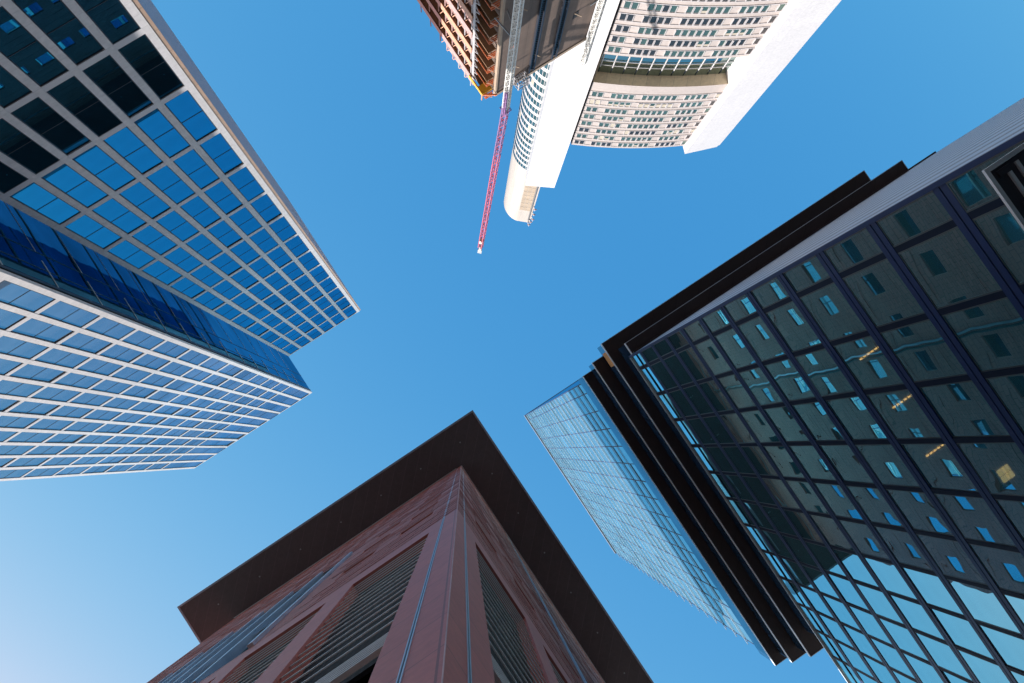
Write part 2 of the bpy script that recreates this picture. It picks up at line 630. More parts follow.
def wall_box(mb, side, u0, u1, d0, d1, z0, z1, key):
    """side 0: the wall facing -Y (u runs to -X); side 1: the wall facing +X (u runs to +Y); d = depth behind the face"""
    if side == 0:
        mb.box(JX - u1, JX - u0, JY + d0, JY + d1, z0, z1, key)
    else:
        mb.box(JX - d1, JX - d0, JY + u0, JY + u1, z0, z1, key)


Z_SILL, Z_HEAD, Z_BAND = 5.6, 28.4, 30.85
b.box(JX - 0.88, JX, JY, JY + 0.88, Z_SILL, Z_BAND, 'granite')
for side in (0, 1):
    for (u0, u1) in PU[1:]:
        wall_box(b, side, u0, u1, 0.0, WT, Z_SILL, Z_HEAD, 'granite')
    wall_box(b, side, 0.881, JL, 0.0, WT, Z_HEAD, Z_BAND, 'granite')
b.build('granite_piers', J)
# inner lower core and arcade ceiling
b = MB()
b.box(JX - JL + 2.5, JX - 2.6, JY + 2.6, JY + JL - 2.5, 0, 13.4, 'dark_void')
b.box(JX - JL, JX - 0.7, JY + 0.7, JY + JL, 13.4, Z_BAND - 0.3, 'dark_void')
b.build('inner_core', J)
# louvre bays
for side in (0, 1):
    for i in range(len(PU) - 1):
        u0, u1 = PU[i][1] + 0.01, PU[i + 1][0] - 0.01
        lv = MB()
        wall_box(lv, side, u0, u1, 0.30, 0.36, 14.6, Z_HEAD - 0.15, 'mesh_panel')
        k = 0
        z = 15.2
        while z < Z_HEAD - 0.3:
            wall_box(lv, side, u0, u1, 0.05, 0.07, z, z + 0.06, 'slat')
            z += 0.84
        z = 13.5
        while z < 14.4:
            wall_box(lv, side, u0, u1, 0.05, 0.12, z, z + 0.05, 'slat')
            z += 0.16
        lv.build('louvre', J)
# upper walls: tiled granite with real holes for the square windows
WU = [1.9, 4.5, 7.6, 10.2, 12.85, 15.7, 18.8, 21.3, 24.1, 27.3]
WZ = [38.6 + 7.92 * k for k in range(8)] + [102.0]
WW, WH = 1.5, 1.95
up = MB()
jit = []
for side in (0, 1):
    glaz = (7.0, 22.2, 31.4, 57.0) if side == 0 else None
    us = sorted([0.0, JL] + [u - WW / 2 for u in WU] + [u + WW / 2 for u in WU] + ([7.0, 22.2] if glaz else []))
    zs = sorted([Z_BAND, ROOF_Z] + [z for z in WZ] + [z + WH for z in WZ] + ([31.4, 57.0] if glaz else []))
    for i in range(len(us) - 1):
        for j in range(len(zs) - 1):
            uc, zc = (us[i] + us[i + 1]) / 2, (zs[j] + zs[j + 1]) / 2
            if us[i + 1] - us[i] < 1e-4 or zs[j + 1] - zs[j] < 1e-4:
                continue
            if glaz and glaz[0] < uc < glaz[1] and glaz[2] < zc < glaz[3]:
                continue
            if any(abs(uc - u) < WW / 2 for u in WU) and any(z < zc < z + WH for z in WZ):
                continue
            ua, ub, za, zb = us[i], us[i + 1], zs[j], zs[j + 1]
            if side == 0:
                q = [(JX - ub, JY, za), (JX - ua, JY, za), (JX - ua, JY, zb), (JX - ub, JY, zb)]
            else:
                q = [(JX, JY + ua, za), (JX, JY + ub, za), (JX, JY + ub, zb), (JX, JY + ua, zb)]
            up.poly(q, 'granite_tile')
    for u in WU:
        for z in WZ:
            if glaz and glaz[0] - 1 < u < glaz[1] + 1 and z < glaz[3]:
                continue
            # reveals
            for (a, c, zz0, zz1) in ((u - WW / 2, u - WW / 2, z, z + WH), (u + WW / 2, u + WW / 2, z, z + WH)):
                if side == 0:
                    up.poly([(JX - a, JY, zz0), (JX - a, JY + 0.1, zz0), (JX - a, JY + 0.1, zz1), (JX - a, JY, zz1)], 'granite')
                else:
                    up.poly([(JX, JY + a, zz0), (JX - 0.1, JY + a, zz0), (JX - 0.1, JY + a, zz1), (JX, JY + a, zz1)], 'granite')
            for zz in (z, z + WH):
                if side == 0:
                    up.poly([(JX - u - WW / 2, JY, zz), (JX - u + WW / 2, JY, zz), (JX - u + WW / 2, JY + 0.1, zz), (JX - u - WW / 2, JY + 0.1, zz)], 'granite')
                else:
                    up.poly([(JX, JY + u - WW / 2, zz), (JX, JY + u + WW / 2, zz), (JX - 0.1, JY + u + WW / 2, zz), (JX - 0.1, JY + u - WW / 2, zz)], 'granite')
# projecting stone courses, broken into blocks of uneven depth, stopping at the windows
rs = random.Random(11)
for side in (0, 1):
    z = Z_BAND + 0.5
    while z < ROOF_Z - 3.0:
        u = 0.02
        while u < JL - 0.5:
            L = rs.uniform(0.7, 1.9)
            u2 = min(u + L, JL - 0.25)
            hit = any(zz - 0.12 < z < zz + WH + 0.02 for zz in WZ) and any(u < uw + WW / 2 + 0.02 and u2 > uw - WW / 2 - 0.02 for uw in WU)
            if side == 0 and z < 57.2 and u2 > 6.8 and u < 22.4:
                hit = True
            if not hit:
                d = rs.choice((0.006, 0.010, 0.014, 0.018))
                wall_box(up, side, u + 0.01, u2 - 0.01, -d, 0.001, z, z + 0.34, 'granite_tile')
            u = u2
        z += 1.22
up.build('tiled_wall', J)
b = MB()
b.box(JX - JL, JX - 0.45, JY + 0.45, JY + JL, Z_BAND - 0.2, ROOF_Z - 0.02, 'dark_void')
b.poly([(JX - JL, JY, 0), (JX - JL, JY, ROOF_Z), (JX - JL, JY + JL, ROOF_Z), (JX - JL, JY + JL, 0)], 'granite_tile')
b.poly([(JX, JY + JL, 0), (JX, JY + JL, ROOF_Z), (JX - JL, JY + JL, ROOF_Z), (JX - JL, JY + JL, 0)], 'granite_tile')
b.build('rear_wall', J)
gw = pane_mb(WW, WH, 'gran_win')
items = []
for z in WZ:
    for u in WU:
        if not (6 < u < 23.2 and z < 57):
            items.append(('a', gw, None, (JX - u, JY + 0.09, z), 0.0, WW, WH))
        items.append(('a', gw, None, (JX - 0.09, JY + u, z), math.pi / 2, WW, WH))
windows(J, 'window', items, 100)
b = MB()
b.box(JX - 0.005, JX + 0.005, JY - 0.005, JY + 0.005, Z_SILL, ROOF_Z - 0.1, 'corner_bead')
b.build('corner_bead', J)
# silver-ribbed glazed strip on the shaded side
b = MB()
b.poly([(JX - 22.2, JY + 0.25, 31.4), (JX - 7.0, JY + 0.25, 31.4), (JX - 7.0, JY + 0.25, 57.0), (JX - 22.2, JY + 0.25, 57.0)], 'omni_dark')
b.build('glazed_strip', J)
b = MB()
for k in range(9):
    u = 7.05 + k * 1.89
    wall_box(b, 0, u - 0.09, u + 0.09, -0.12, 0.2, 31.2, 57.2, 'silver')
for z in (31.3, 39.9, 48.4, 56.9):
    wall_box(b, 0, 7.2, 22.1, 0.05, 0.2, z - 0.08, z + 0.08, 'silver')
b.build('silver_ribs', J)
# paired silver strips running up beside the corner, and a pipe further along each wall
for side in (0, 1):
    b = MB()
    uc = 0.455 if side == 0 else 0.37
    for du in (-0.020, 0.020):
        wall_box(b, side, uc + du - 0.008, uc + du + 0.008, -0.012, -0.002, Z_SILL, ROOF_Z - 2.0, 'silver')
    wall_box(b, side, uc - 0.011, uc + 0.011, -0.005, -0.002, Z_SILL, ROOF_Z - 2.0, 'dark_frame')
    b.build('corner_rail', J)
b = MB()
wall_box(b, 1, 8.85, 8.98, -0.10, -0.01, 31, ROOF_Z - 1, 'silver')
wall_box(b, 1, 9.12, 9.22, -0.10, -0.01, 31, ROOF_Z - 1, 'dark_frame')
b.build('downpipe', J)
b = MB()
for side in (0, 1):
    wall_box(b, side, 0.0 if side else 0.6, JL, -0.10, -0.01, ROOF_Z - 2.1, ROOF_Z - 1.9, 'silver')
    wall_box(b, side, 0.0 if side else 0.6, JL, -0.05, -0.01, ROOF_Z - 1.2, ROOF_Z - 1.0, 'granite')
b.build('cornice_rail', J)
# roof
b = MB()
RX0, RX1, RY0, RY1 = -35.35, 3.52, -3.2, 34.3
b.box(RX0 + 0.21, RX1 - 0.21, RY0 + 0.21, RY1 - 0.21, ROOF_Z, ROOF_Z + 1.2, 'soffit')
rf = b.build('roof', J)
b = MB()
for x0, x1, y0, y1 in ((RX0, RX1, RY0, RY0 + 0.2), (RX0, RX1, RY1 - 0.2, RY1), (RX0, RX0 + 0.2, RY0 + 0.203, RY1 - 0.203), (RX1 - 0.2, RX1, RY0 + 0.203, RY1 - 0.203)):
    b.box(x0, x1, y0, y1, ROOF_Z - 0.05, ROOF_Z + 1.35, 'fascia')
e = b.build('roof_edge', rf, off=J['_base'])
b = MB()
for k in range(7):
    x = -31.5 + 5.3 * k
    b.box(x - 0.07, x + 0.07, -1.0, -0.86, ROOF_Z - 0.04, ROOF_Z - 0.004, 'grey_steel')
for k in range(6):
    y = 4.0 + 5.3 * k
    b.box(1.3, 1.44, y - 0.07, y + 0.07, ROOF_Z - 0.04, ROOF_Z - 0.004, 'grey_steel')
b.build('downlight', rf, off=J['_base'])

# ---------------------------------------------------------------- dark glass tower with shifted storeys (right)
O = thing('glass_tower', 'glass tower with dark glazed base, projecting brown-soffited storeys and a pale upper shaft',
          'office tower', (26.0, 16.0, 0.0))
OX, OY0, OY1, OXB = 13.35, 0.92, 31.7, 40.0
LOW_TOP = 70.3
BARS = [2.04 + 2.13 * k for k in range(15)]
BANDS = [25.06 - 4.158 * k for k in range(5, 0, -1)] + [25.06 + 4.158 * k for k in range(11)] + [LOW_TOP]
# lower shaft: floors, core, ceiling lamps behind the glass
b = MB()
b.box(OX + 8.0, OXB - 0.6, OY0 + 4.0, OY1 - 0.6, 0, LOW_TOP - 0.4, 'interior_wall')
b.build('core', O)
b = MB()
for z in BANDS:
    if z < LOW_TOP - 0.5:
        b.box(OX + 0.12, OXB - 0.3, OY0 + 0.3, OY1 - 0.3, z - 0.36, z + 0.1, 'interior')
b.build('floor_slabs', O)
b = MB()
for z in BANDS[:-1]:
    for y in [OY0 + 2.1 + 4.18 * k for k in range(7)]:
        b.box(OX + 1.6, OX + 2.1, y - 0.25, y + 0.25, z + 0.11, z + 3.7, 'interior')
b.build('interior_column', O)
for y in (4.82, 6.76, 8.70):
    lb = MB()
    yy = y * 14.2 / 13.1
    zz = BANDS[8] - 0.37
    for k in range(7):
        x = OX + 0.55 + 0.17 * k
        lb.box(x, x + 0.11, yy - 0.03, yy + 0.03, zz - 0.03, zz - 0.003, 'strip_lamp')
    lb.build('ceiling_lamp', O)
lb = MB()
for (xa, ya) in ((13.90, 9.98), (13.90, 10.22), (14.13, 9.98), (14.13, 10.22)):
    lb.box(xa, xa + 0.20, ya, ya + 0.20, BANDS[7] - 0.42, BANDS[7] - 0.365, 'room_lamp')
lb.build('ceiling_lamp', O)
# frames of the lower front
b = MB()
for z in BANDS:
    if z > LOW_TOP - 0.5:
        continue
    z1 = z + 0.34
    b.box(OX - 0.02, OX + 0.1, OY0 + 0.02, OY1, z - 0.34, z - 0.035, 'navy')
    b.box(OX - 0.02, OX + 0.1, OY0 + 0.02, OY1, z + 0.035, z1, 'navy')
    b.box(OX - 0.005, OX + 0.09, OY0 + 0.02, OY1, z - 0.034, z + 0.034, 'navy_dark')
b.box(OX - 0.10, OX + 0.1, OY0, OY1, LOW_TOP - 0.10, LOW_TOP + 0.05, 'edge_metal')
b.box(OX - 0.03, OX + 0.08, OY0 + 0.02, OY1, 68.2, 68.35, 'navy_dark')
b.build('floor_bands', O)
b = MB()
for y in BARS:
    for z0, z1 in zip(BANDS[:-1], BANDS[1:]):
        b.box(OX - 0.01, OX + 0.09, y - 0.095, y + 0.095, z0 + 0.343, z1 - 0.343, 'navy_dark')
b.box(OX - 0.12, OX + 0.1, OY0 - 0.02, OY0 + 0.12, 0, LOW_TOP, 'navy')
b.build('glazing_bars', O)
items = []
OC = {}
ys = [OY0 + 0.10] + BARS
for i in range(len(ys) - 1):
    y0, y1 = ys[i] + (0.02 if i == 0 else 0.095), ys[i + 1] - 0.095
    for z0, z1 in zip(BANDS[:-1], BANDS[1:]):
        w, h = y1 - y0, z1 - z0 - 0.68
        kk = (round(w, 2), round(h, 2))
        if kk not in OC:
            f = MB()
            t = 0.05
            f.box(-w / 2, -w / 2 + t, -0.012, 0.03, 0, h, 'pane_trim')
            f.box(w / 2 - t, w / 2, -0.012, 0.03, 0, h, 'pane_trim')
            f.box(-w / 2 + t, w / 2 - t, -0.012, 0.03, 0, t, 'pane_trim')
            f.box(-w / 2 + t, w / 2 - t, -0.012, 0.03, h - t, h, 'pane_trim')
            OC[kk] = (pane_mb(w, h, 'omni_glass'), f)
        items.append((kk, OC[kk][0], OC[kk][1], (OX + 0.02, (y0 + y1) / 2, z0 + 0.34), -math.pi / 2, w, h))
windows(O, 'window', items, 100, 'window_frame')
# side wall of the lower shaft, vertical pale glass fins
b = MB()
b.box(OX + 0.12, OXB, OY0, OY0 + 0.25, 0, LOW_TOP, 'pale_side')
b.box(OX + 0.3, OXB + 0.2, OY0 - 0.12, OY0 + 0.1, LOW_TOP - 0.35, LOW_TOP - 0.05, 'brown_soffit')
for k in range(17):
    x = OX + 1.3 + 1.55 * k
    b.box(x - 0.22, x + 0.22, OY0 - 0.006, OY0 - 0.001, 0, LOW_TOP - 0.2, 'rib_blue')
b.build('side_wall', O)
b = MB()
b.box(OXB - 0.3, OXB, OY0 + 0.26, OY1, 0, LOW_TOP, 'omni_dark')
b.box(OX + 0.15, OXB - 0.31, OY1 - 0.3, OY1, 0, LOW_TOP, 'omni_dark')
b.box(OX + 0.15, OXB - 0.31, OY0 + 0.3, OY1 - 0.31, LOW_TOP - 0.3, LOW_TOP, 'roof')
b.build('rear_wall', O)
# four shifted storeys: (x front, y start, y end, x rear, z0, z1)
ST = [(13.60, 0.02, 24.6, 38.0, 70.5, 74.4), (12.90, -0.92, 26.3, 37.3, 74.6, 77.6),
      (12.05, -0.12, 27.0, 36.9, 77.8, 80.8), (11.33, 0.36, 27.6, 36.5, 81.0, 85.2)]
b = MB()
b.box(OX + 0.9, 37.0, 1.6, 25.0, LOW_TOP, 70.5, 'navy_dark')
b.build('recessed_storey', O)
for x0, y0, y1, x1, z0, z1 in ST:
    s = MB()
    s.box(x0 + 0.02, x1 - 0.02, y0 + 0.02, y1 - 0.02, z0, z0 + 0.30, 'brown_soffit')
    so = s.build('projecting_storey', O)
    s = MB()
    for (a, c, d, e2) in ((x0 - 0.02, x0 + 0.017, y0 - 0.02, y1 + 0.02), (x1 - 0.017, x1 + 0.02, y0 - 0.02, y1 + 0.02),
                          (x0 + 0.018, x1 - 0.018, y0 - 0.02, y0 + 0.017), (x0 + 0.018, x1 - 0.018, y1 - 0.017, y1 + 0.02)):
        s.box(a, c, d, e2, z0 - 0.04, z0 + 0.42, 'edge_metal')
    s.build('slab_edge', so, off=O['_base'])
    s = MB()
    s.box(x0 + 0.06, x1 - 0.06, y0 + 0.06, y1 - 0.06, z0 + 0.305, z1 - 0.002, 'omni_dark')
    s.build('glazing', so, off=O['_base'])
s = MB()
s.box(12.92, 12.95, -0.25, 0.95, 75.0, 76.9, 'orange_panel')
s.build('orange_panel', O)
# upper shaft
UZ0, UZ1 = 96.6, 188.4
b = MB()
b.box(OX + 0.35, OXB, OY0 + 0.02, OY1 - 0.25, UZ0, UZ1 - 0.2, 'omni_dark')
b.box(OX + 0.9, 36.0, 2.0, 25.5, 85.21, UZ0 - 0.01, 'omni_dark')
b.build('upper_core', O)
uf = [98.6 + 4.08 * k for k in range(0, 22)]
seams = [OY0 + 0.05] + [2.05 + 2.09 * k for k in range(15)]
items = []
UC = {}
for i in range(len(seams) - 1):
    y0, y1 = seams[i] + 0.05, seams[i + 1] - 0.05
    if y1 > OY1:
        continue
    for j in range(len(uf)):
        z0 = uf[j]
        z1 = (uf[j + 1] if j + 1 < len(uf) else UZ1 - 0.3)
        w, h = y1 - y0, z1 - z0 - 0.14
        kk = (round(w, 2), round(h, 2))
        if kk not in UC:
            UC[kk] = pane_mb(w, h, 'omni_pale')
        items.append((kk, UC[kk], None, (OX + 0.05, (y0 + y1) / 2, z0 + 0.07), -math.pi / 2, w, h))
windows(O, 'upper_window', items, 100)
b = MB()
for y in seams:
    b.box(OX + 0.03, OX + 0.3, y - 0.05, y + 0.05, UZ0, UZ1 - 0.31, 'navy')
for z in uf:
    b.box(OX + 0.035, OX + 0.3, OY0, OY1 - 0.1, z - 0.07, z + 0.07, 'slab_blue')
b.build('upper_frame', O)
b = MB()
for z in uf:
    b.box(OX - 0.05, OX - 0.002, OY0 + 0.1, OY1 + 0.25, z + 0.25, z + 0.35, 'fin')
b.build('sun_fins', O)
b = MB()
b.box(OX - 0.1, OXB, OY0 - 0.05, OY1 - 0.2, UZ1 - 0.25, UZ1 + 0.6, 'fascia')
b.build('roof_parapet', O)

# ---------------------------------------------------------------- white high-rise with piers (top right)
def P(dist, az):
    return Vector((dist * math.cos(R(az)), dist * math.sin(R(az)), 0.0))


C = thing('white_highrise', 'white enamelled high-rise with two blank sunlit piers, curved window rows and an open sky garden', 'skyscraper', (66.0, -44.0, 0.0), k=1.4)
FLp, FRp = P(65.7, -37.2), P(77.6, -19.9)
ch = (FRp - FLp)
CW = ch.length
cu = ch.normalized()
cn = Vector((-cu.y, cu.x, 0.0))                          # outward


def fac(u, d=0.0):
    """point on the gently bulging front; d = depth behind it"""
    t = u / CW
    return FLp + cu * u + cn * (0.75 * 4 * t * (1 - t) - d)


def curve_strip(mb, u0, u1, d, z0, z1, key, n=14):
    for i in range(n):
        a, c = fac(u0 + (u1 - u0) * i / n, d), fac(u0 + (u1 - u0) * (i + 1) / n, d)
        mb.poly([(a.x, a.y, z0), (c.x, c.y, z0), (c.x, c.y, z1), (a.x, a.y, z1)], key)


def curve_slab(mb, u0, u1, d0, d1, z, key, n=14):
    for i in range(n):
        ua, ub = u0 + (u1 - u0) * i / n, u0 + (u1 - u0) * (i + 1) / n
        q = [fac(ua, d0), fac(ub, d0), fac(ub, d1), fac(ua, d1)]
        mb.poly([(p.x, p.y, z) for p in q], key)


ROWS = [195.6 - 3.86 * k for k in range(8)] + [149.1 - 3.86 * k for k in range(13)]
C_TOP, G_TOP, G_BOT = 197.9, 163.4, 151.3
CWIN, CWH = 0.80, 2.0
unit = CW / 23.4
pat = []
x = 0.35
for n in (2, 4, 6, 4, 2):
    for k in range(n):
        pat.append((x + 0.5) * unit)
        x += 1
    x += 1.18
b = MB()
curve_strip(b, 0, CW, 0, 0, G_BOT, 'czb_wall')
curve_strip(b, 0, CW, 0, G_TOP, C_TOP, 'czb_wall')
curve_slab(b, 0, CW, 0, 20, C_TOP, 'roof')
b.build('front_wall', C)
for z in ROWS:                                           # thin projecting ledges above and below every row
    for (zz0, zz1) in ((z - CWH / 2 - 0.32, z - CWH / 2 - 0.14), (z + CWH / 2 + 0.14, z + CWH / 2 + 0.26)):
        b = MB()
        n = 14
        base_i = len(b.v)
        for i in range(n + 1):
            o_, i_ = fac(CW * i / n, -0.10), fac(CW * i / n, 0.0)
            b.v += [(o_.x, o_.y, zz0), (o_.x, o_.y, zz1), (i_.x, i_.y, zz1), (i_.x, i_.y, zz0)]
        kk = b.mat('czb_frame')
        for i in range(n):
            p4, q4 = 4 * i, 4 * i + 4
            for (a, c) in ((0, 1), (1, 2), (3, 0)):
                b.f.append((p4 + a, q4 + a, q4 + c, p4 + c))
                b.m.append(kk)
        b.build('ledge', C)


def czb_window(key, blind=0.0):
    m = MB()
    w, h = unit * CWIN, CWH
    m.box(-w / 2 - 0.06, -w / 2, -0.20, 0.0, -0.05, h + 0.05, 'czb_frame')
    m.box(w / 2, w / 2 + 0.06, -0.20, 0.0, -0.05, h + 0.05, 'czb_frame')
    zb = h * (1 - blind)
    if zb > 0.01:
        m.poly([(-w / 2, -0.015, 0), (w / 2, -0.015, 0), (w / 2, -0.015, zb), (-w / 2, -0.015, zb)], key)
    if blind:
        m.poly([(-w / 2, -0.03, zb), (w / 2, -0.03, zb), (w / 2, -0.03, h), (-w / 2, -0.03, h)], 'czb_blind')
    return m


VAR = {'t': czb_window('czb_teal'), 'b': czb_window('czb_blue'), 'tb': czb_window('czb_teal', 0.35), 'bl': czb_window('czb_blue', 0.75), 'full': czb_window('czb_blind', 1.0)}
items = []
for r, z in enumerate(ROWS):
    dark_row = r in (9, 11)
    grp = random.choices(['t', 'b', 'bl'], (6, 2, 1.2))[0]
    for i, u in enumerate(pat):
        if i in (2, 6, 12, 16):
            grp = random.choices(['t', 'b', 'bl', 'tb'], (6, 2.2, 1.6 if r < 8 else 0.5, 1.5))[0]
        key = grp if random.random() < 0.75 else random.choice(['t', 't', 'b', 'tb', 'full' if r < 8 else 't'])
        if dark_row and random.random() < 0.7:
            key = 'b'
        p = fac(u)
        t = 0.75 * 4 * (1 - 2 * u / CW) / CW
        ang = math.atan2(cu.y, cu.x) + math.atan(t)
        # the wall faces cn: window -y outwards => rotate by wall angle + 180
        items.append((key, VAR[key], None, (p.x, p.y, z - CWH / 2), ang + math.pi, unit * CWIN, CWH))
windows(C, 'window', items, 100)
# sky garden: floor edge, set-back glass wall with white mullions, tan soffit
b = MB()
curve_slab(b, 0, CW, 0, 2.0, G_BOT, 'czb_wall')
curve_slab(b, 0, CW, 0, 2.0, G_TOP, 'tan')
a0, a1 = fac(CW - 0.02, 0), fac(CW - 0.02, 2.0)
b.poly([(a0.x, a0.y, G_BOT), (a1.x, a1.y, G_BOT), (a1.x, a1.y, G_TOP), (a0.x, a0.y, G_TOP)], 'tan')
a0, a1 = fac(0.02, 0), fac(0.02, 2.0)
b.poly([(a0.x, a0.y, G_BOT), (a1.x, a1.y, G_BOT), (a1.x, a1.y, G_TOP), (a0.x, a0.y, G_TOP)], 'tan')
b.build('garden_recess', C)
b = MB()
curve_strip(b, 0, CW, 1.98, G_BOT, G_TOP, 'garden_glass')
gg = b.build('garden_glazing', C)
b = MB()
for k in range(12):
    u = 0.9 + k * (CW - 1.8) / 11
    p, q = fac(u, 1.85), fac(u, 1.96)
    b.bar((p.x, p.y, G_BOT), (p.x, p.y, G_TOP - 2.6), 0.16, 'czb_frame')
    p = fac(u, 1.92)
    b.bar((p.x, p.y, G_TOP - 2.6), (p.x, p.y, G_TOP), 0.07, 'navy_dark')
for z in (G_BOT + 4.0, G_BOT + 6.8, G_TOP - 3.4):
    for i in range(14):
        p, q = fac(CW * i / 14, 1.85), fac(CW * (i + 1) / 14, 1.85)
        b.bar((p.x, p.y, z), (q.x, q.y, z), 0.12, 'czb_frame')
b.build('garden_mullions', gg, off=C['_base'])
# piers
def pier(a, c, depth, z1, key='czb_white'):
    q = (c - a).normalized()
    nn = Vector((q.y, -q.x, 0)) * depth                  # backwards
    return [a, c, c + nn, a + nn]


def pier_build(a, c, depth, z1):
    mb = MB()
    pts = pier(a, c, depth, z1)
    mb.prism([(p.x, p.y) for p in pts], 0, z1, 'czb_white')
    return mb


LPa, LPb = P(63.3, -43.45), P(64.7, -37.45)
pb = pier_build(LPa, LPb, 6.5, 228.6)
pb.build('pier', C)
RPa, RPb = P(75.6, -19.75), P(81.0, -16.65)
pb = pier_build(RPa, RPb, 6.0, 198.6)
q = (RPb - RPa).normalized()
bk = Vector((q.y, -q.x, 0))
for (o0, o1, d0, d1, zt, key) in ((0.003, 0.16, 0.25, 1.2, 198.0, 'dark_void'), (0.163, 0.50, 0.12, 1.2, 198.2, 'czb_white')):
    c4 = [RPb + q * o0 + bk * d0, RPb + q * o1 + bk * d0, RPb + q * o1 + bk * d1, RPb + q * o0 + bk * d1]
    pb.hexa([(p.x, p.y, zz) for zz in (0, zt) for p in c4], key)
pb.build('pier', C)
b = MB()                                                 # dark joint between pier and front, and the body behind
p0, p1 = LPb + cu * 0.02, FLp - cu * 0.0
b.prism([((LPb).x, (LPb).y - 0.6), ((FLp).x, (FLp).y - 0.6), (FLp.x + 0.5, FLp.y - 6), (LPb.x, LPb.y - 6)], 0, C_TOP, 'czb_grey')
back = [fac(0.3, 2.05), fac(CW * 0.5, 2.05), fac(CW - 0.3, 2.05), fac(CW - 0.3, 20), fac(0.3, 20)]
b.prism([(p.x, p.y) for p in back], 0, C_TOP - 0.3, 'czb_grey')
b.build('rear_body', C)
# rounded glass corner tower rising behind the left pier
arc = []
cc, cr = Vector((53.4, -49.6, 0)), 5.7
side_end = Vector((66.0, -69.0, 0))
outline = [side_end]
for k in range(13):
    t = R(232 - k * 7.2)
    outline.append(cc + Vector((math.cos(t), math.sin(t), 0)) * cr)
flank_a = outline[-1]
flank_b = Vector((51.6, -43.75, 0))
N_TOP, N_WIN = 281.0, 230.0
body = outline + [flank_b, P(84.0, -41.2), P(98.0, -45.5)]
b = MB()
b.prism([(p.x, p.y) for p in reversed(body)], 0, N_WIN, 'czb_frame', cap_hi='roof')
b.build('rounded_corner', C)
b = MB()
b.prism([(p.x, p.y) for p in reversed(body)], N_WIN + 0.002, N_TOP, 'stain', cap_hi='roof')
b.build('crown_cladding', C)
z = 100.0
while z < N_WIN - 2:
    wb = MB()
    pts = outline + []
    segs = []
    for i in range(len(pts) - 1):
        a, c = pts[i], pts[i + 1]
        L = (c - a).length
        n = max(1, int(L / 0.75))
        for k in range(n):
            segs.append((a.lerp(c, k / n), a.lerp(c, (k + 1) / n)))
    mid = Vector((57, -55, 0))
    for s_i, (a, c) in enumerate(segs):
        if s_i < len(segs) - 26:
            continue
        nrm = Vector((-(c - a).y, (c - a).x, 0)).normalized()
        if nrm.dot(a - mid) < 0:
            nrm = -nrm
        a2, c2 = a.lerp(c, 0.07) + nrm * 0.03, a.lerp(c, 0.93) + nrm * 0.03
        wb.poly([(a2.x, a2.y, z), (c2.x, c2.y, z), (c2.x, c2.y, z + 2.3), (a2.x, a2.y, z + 2.3)], random.choices(['nose_teal', 'czb_teal', 'czb_blue', 'czb_blind'], (8, 3, 1, 0.4))[0])
    wb.build('window_band', C)
    z += 3.86
b = MB()
for k in range(9):                                       # flank windows, dark fin and rooftop aerials
    z = N_WIN + 2 + 4.0 * k
    for t in (0.04, 0.29, 0.54):
        a, c = flank_a.lerp(flank_b, t), flank_a.lerp(flank_b, t + 0.23)
        b.poly([(a.x, a.y + 0.05, z), (c.x, c.y + 0.05, z), (c.x, c.y + 0.05, z + 3.7), (a.x, a.y + 0.05, z + 3.7)], 'flank_tan')
b.build('flank_panels', C)
b = MB()
a, c = flank_a.lerp(flank_b, 0.78), flank_a.lerp(flank_b, 1.0)
b.box(a.x, c.x, a.y - 0.4, a.y + 0.35, N_WIN, N_TOP - 3, 'czb_grey')
b.build('flank_fin', C)
b = MB()
for (dx, dz0, h) in ((0.0, -18, 3.0), (0.3, -12, 2.5), (0.6, -7, 4.0), (-0.6, -3, 3.0), (-1.4, 0, 3.5)):
    x, y, z = c.x - 0.30 + dx * 0.25, c.y + 0.15 + dx * 0.2, N_TOP + dz0
    b.bar((x, y - 0.1, z - 1.5), (x + 0.5, y + 0.2, z + h), 0.20, 'czb_frame')
    b.bar((x + 0.1, y, z + h * 0.3), (x + 0.75, y + 0.35, z + h * 0.55), 0.28, 'pink')
b.build('aerials', C)

# ---------------------------------------------------------------- concrete tower under construction (top)
K = thing('concrete_tower', 'concrete tower under construction with orange formwork landings on one side', 'building shell', (33.5, -44.0, 0.0), k=1.5)
KX, KX1, KY, KTOP = 27.06, 40.3, -33.9, 119.2
b = MB()
b.box(KX, KX1, KY - 26, KY, 0, KTOP, 'concrete')
b.box(KX, KX1, KY + 0.003, KY + 0.12, KTOP - 0.7, KTOP, 'concrete_edge')
b.build('concrete_core', K)
b = MB()
b.box(KX - 0.25, KX - 0.003, KY - 0.3, KY + 0.1, 0, KTOP, 'concrete_edge')
b.build('corner_strip', K)
b = MB()
for t in (0.37, 0.62):
    xx = KX + (KX1 - KX) * t
    for dx in (-0.32, 0.32):
        b.box(xx + dx - 0.07, xx + dx + 0.07, KY + 0.01, KY + 0.3, 60, KTOP - 1.2, 'navy_rail')
    z = 60.0
    while z < KTOP - 2:
        b.bar((xx - 0.25, KY + 0.12, z), (xx + 0.25, KY + 0.12, z + 0.45), 0.12, 'navy_rail')
        z += 0.5
b.build('climbing_rails', K)
b = MB()
for (t, z) in ((0.18, 82), (0.16, 97), (0.16, 112), (0.78, 108), (0.40, 113), (0.33, 92), (0.5, 88)):
    xx = KX + (KX1 - KX) * t
    b.box(xx - 0.35, xx + 0.35, KY + 0.004, KY + 0.02, z, z + 1.6, 'dark_void')
    b.bar((xx - 0.3, KY + 0.05, z), (xx + 0.5, KY + 0.5, z + 0.9), 0.09, 'concrete_edge')
b.box(KX + 1.4, KX + 1.9, KY + 0.005, KY + 0.03, 106.3, 107.4, 'orange')
b.build('wall_openings', K)
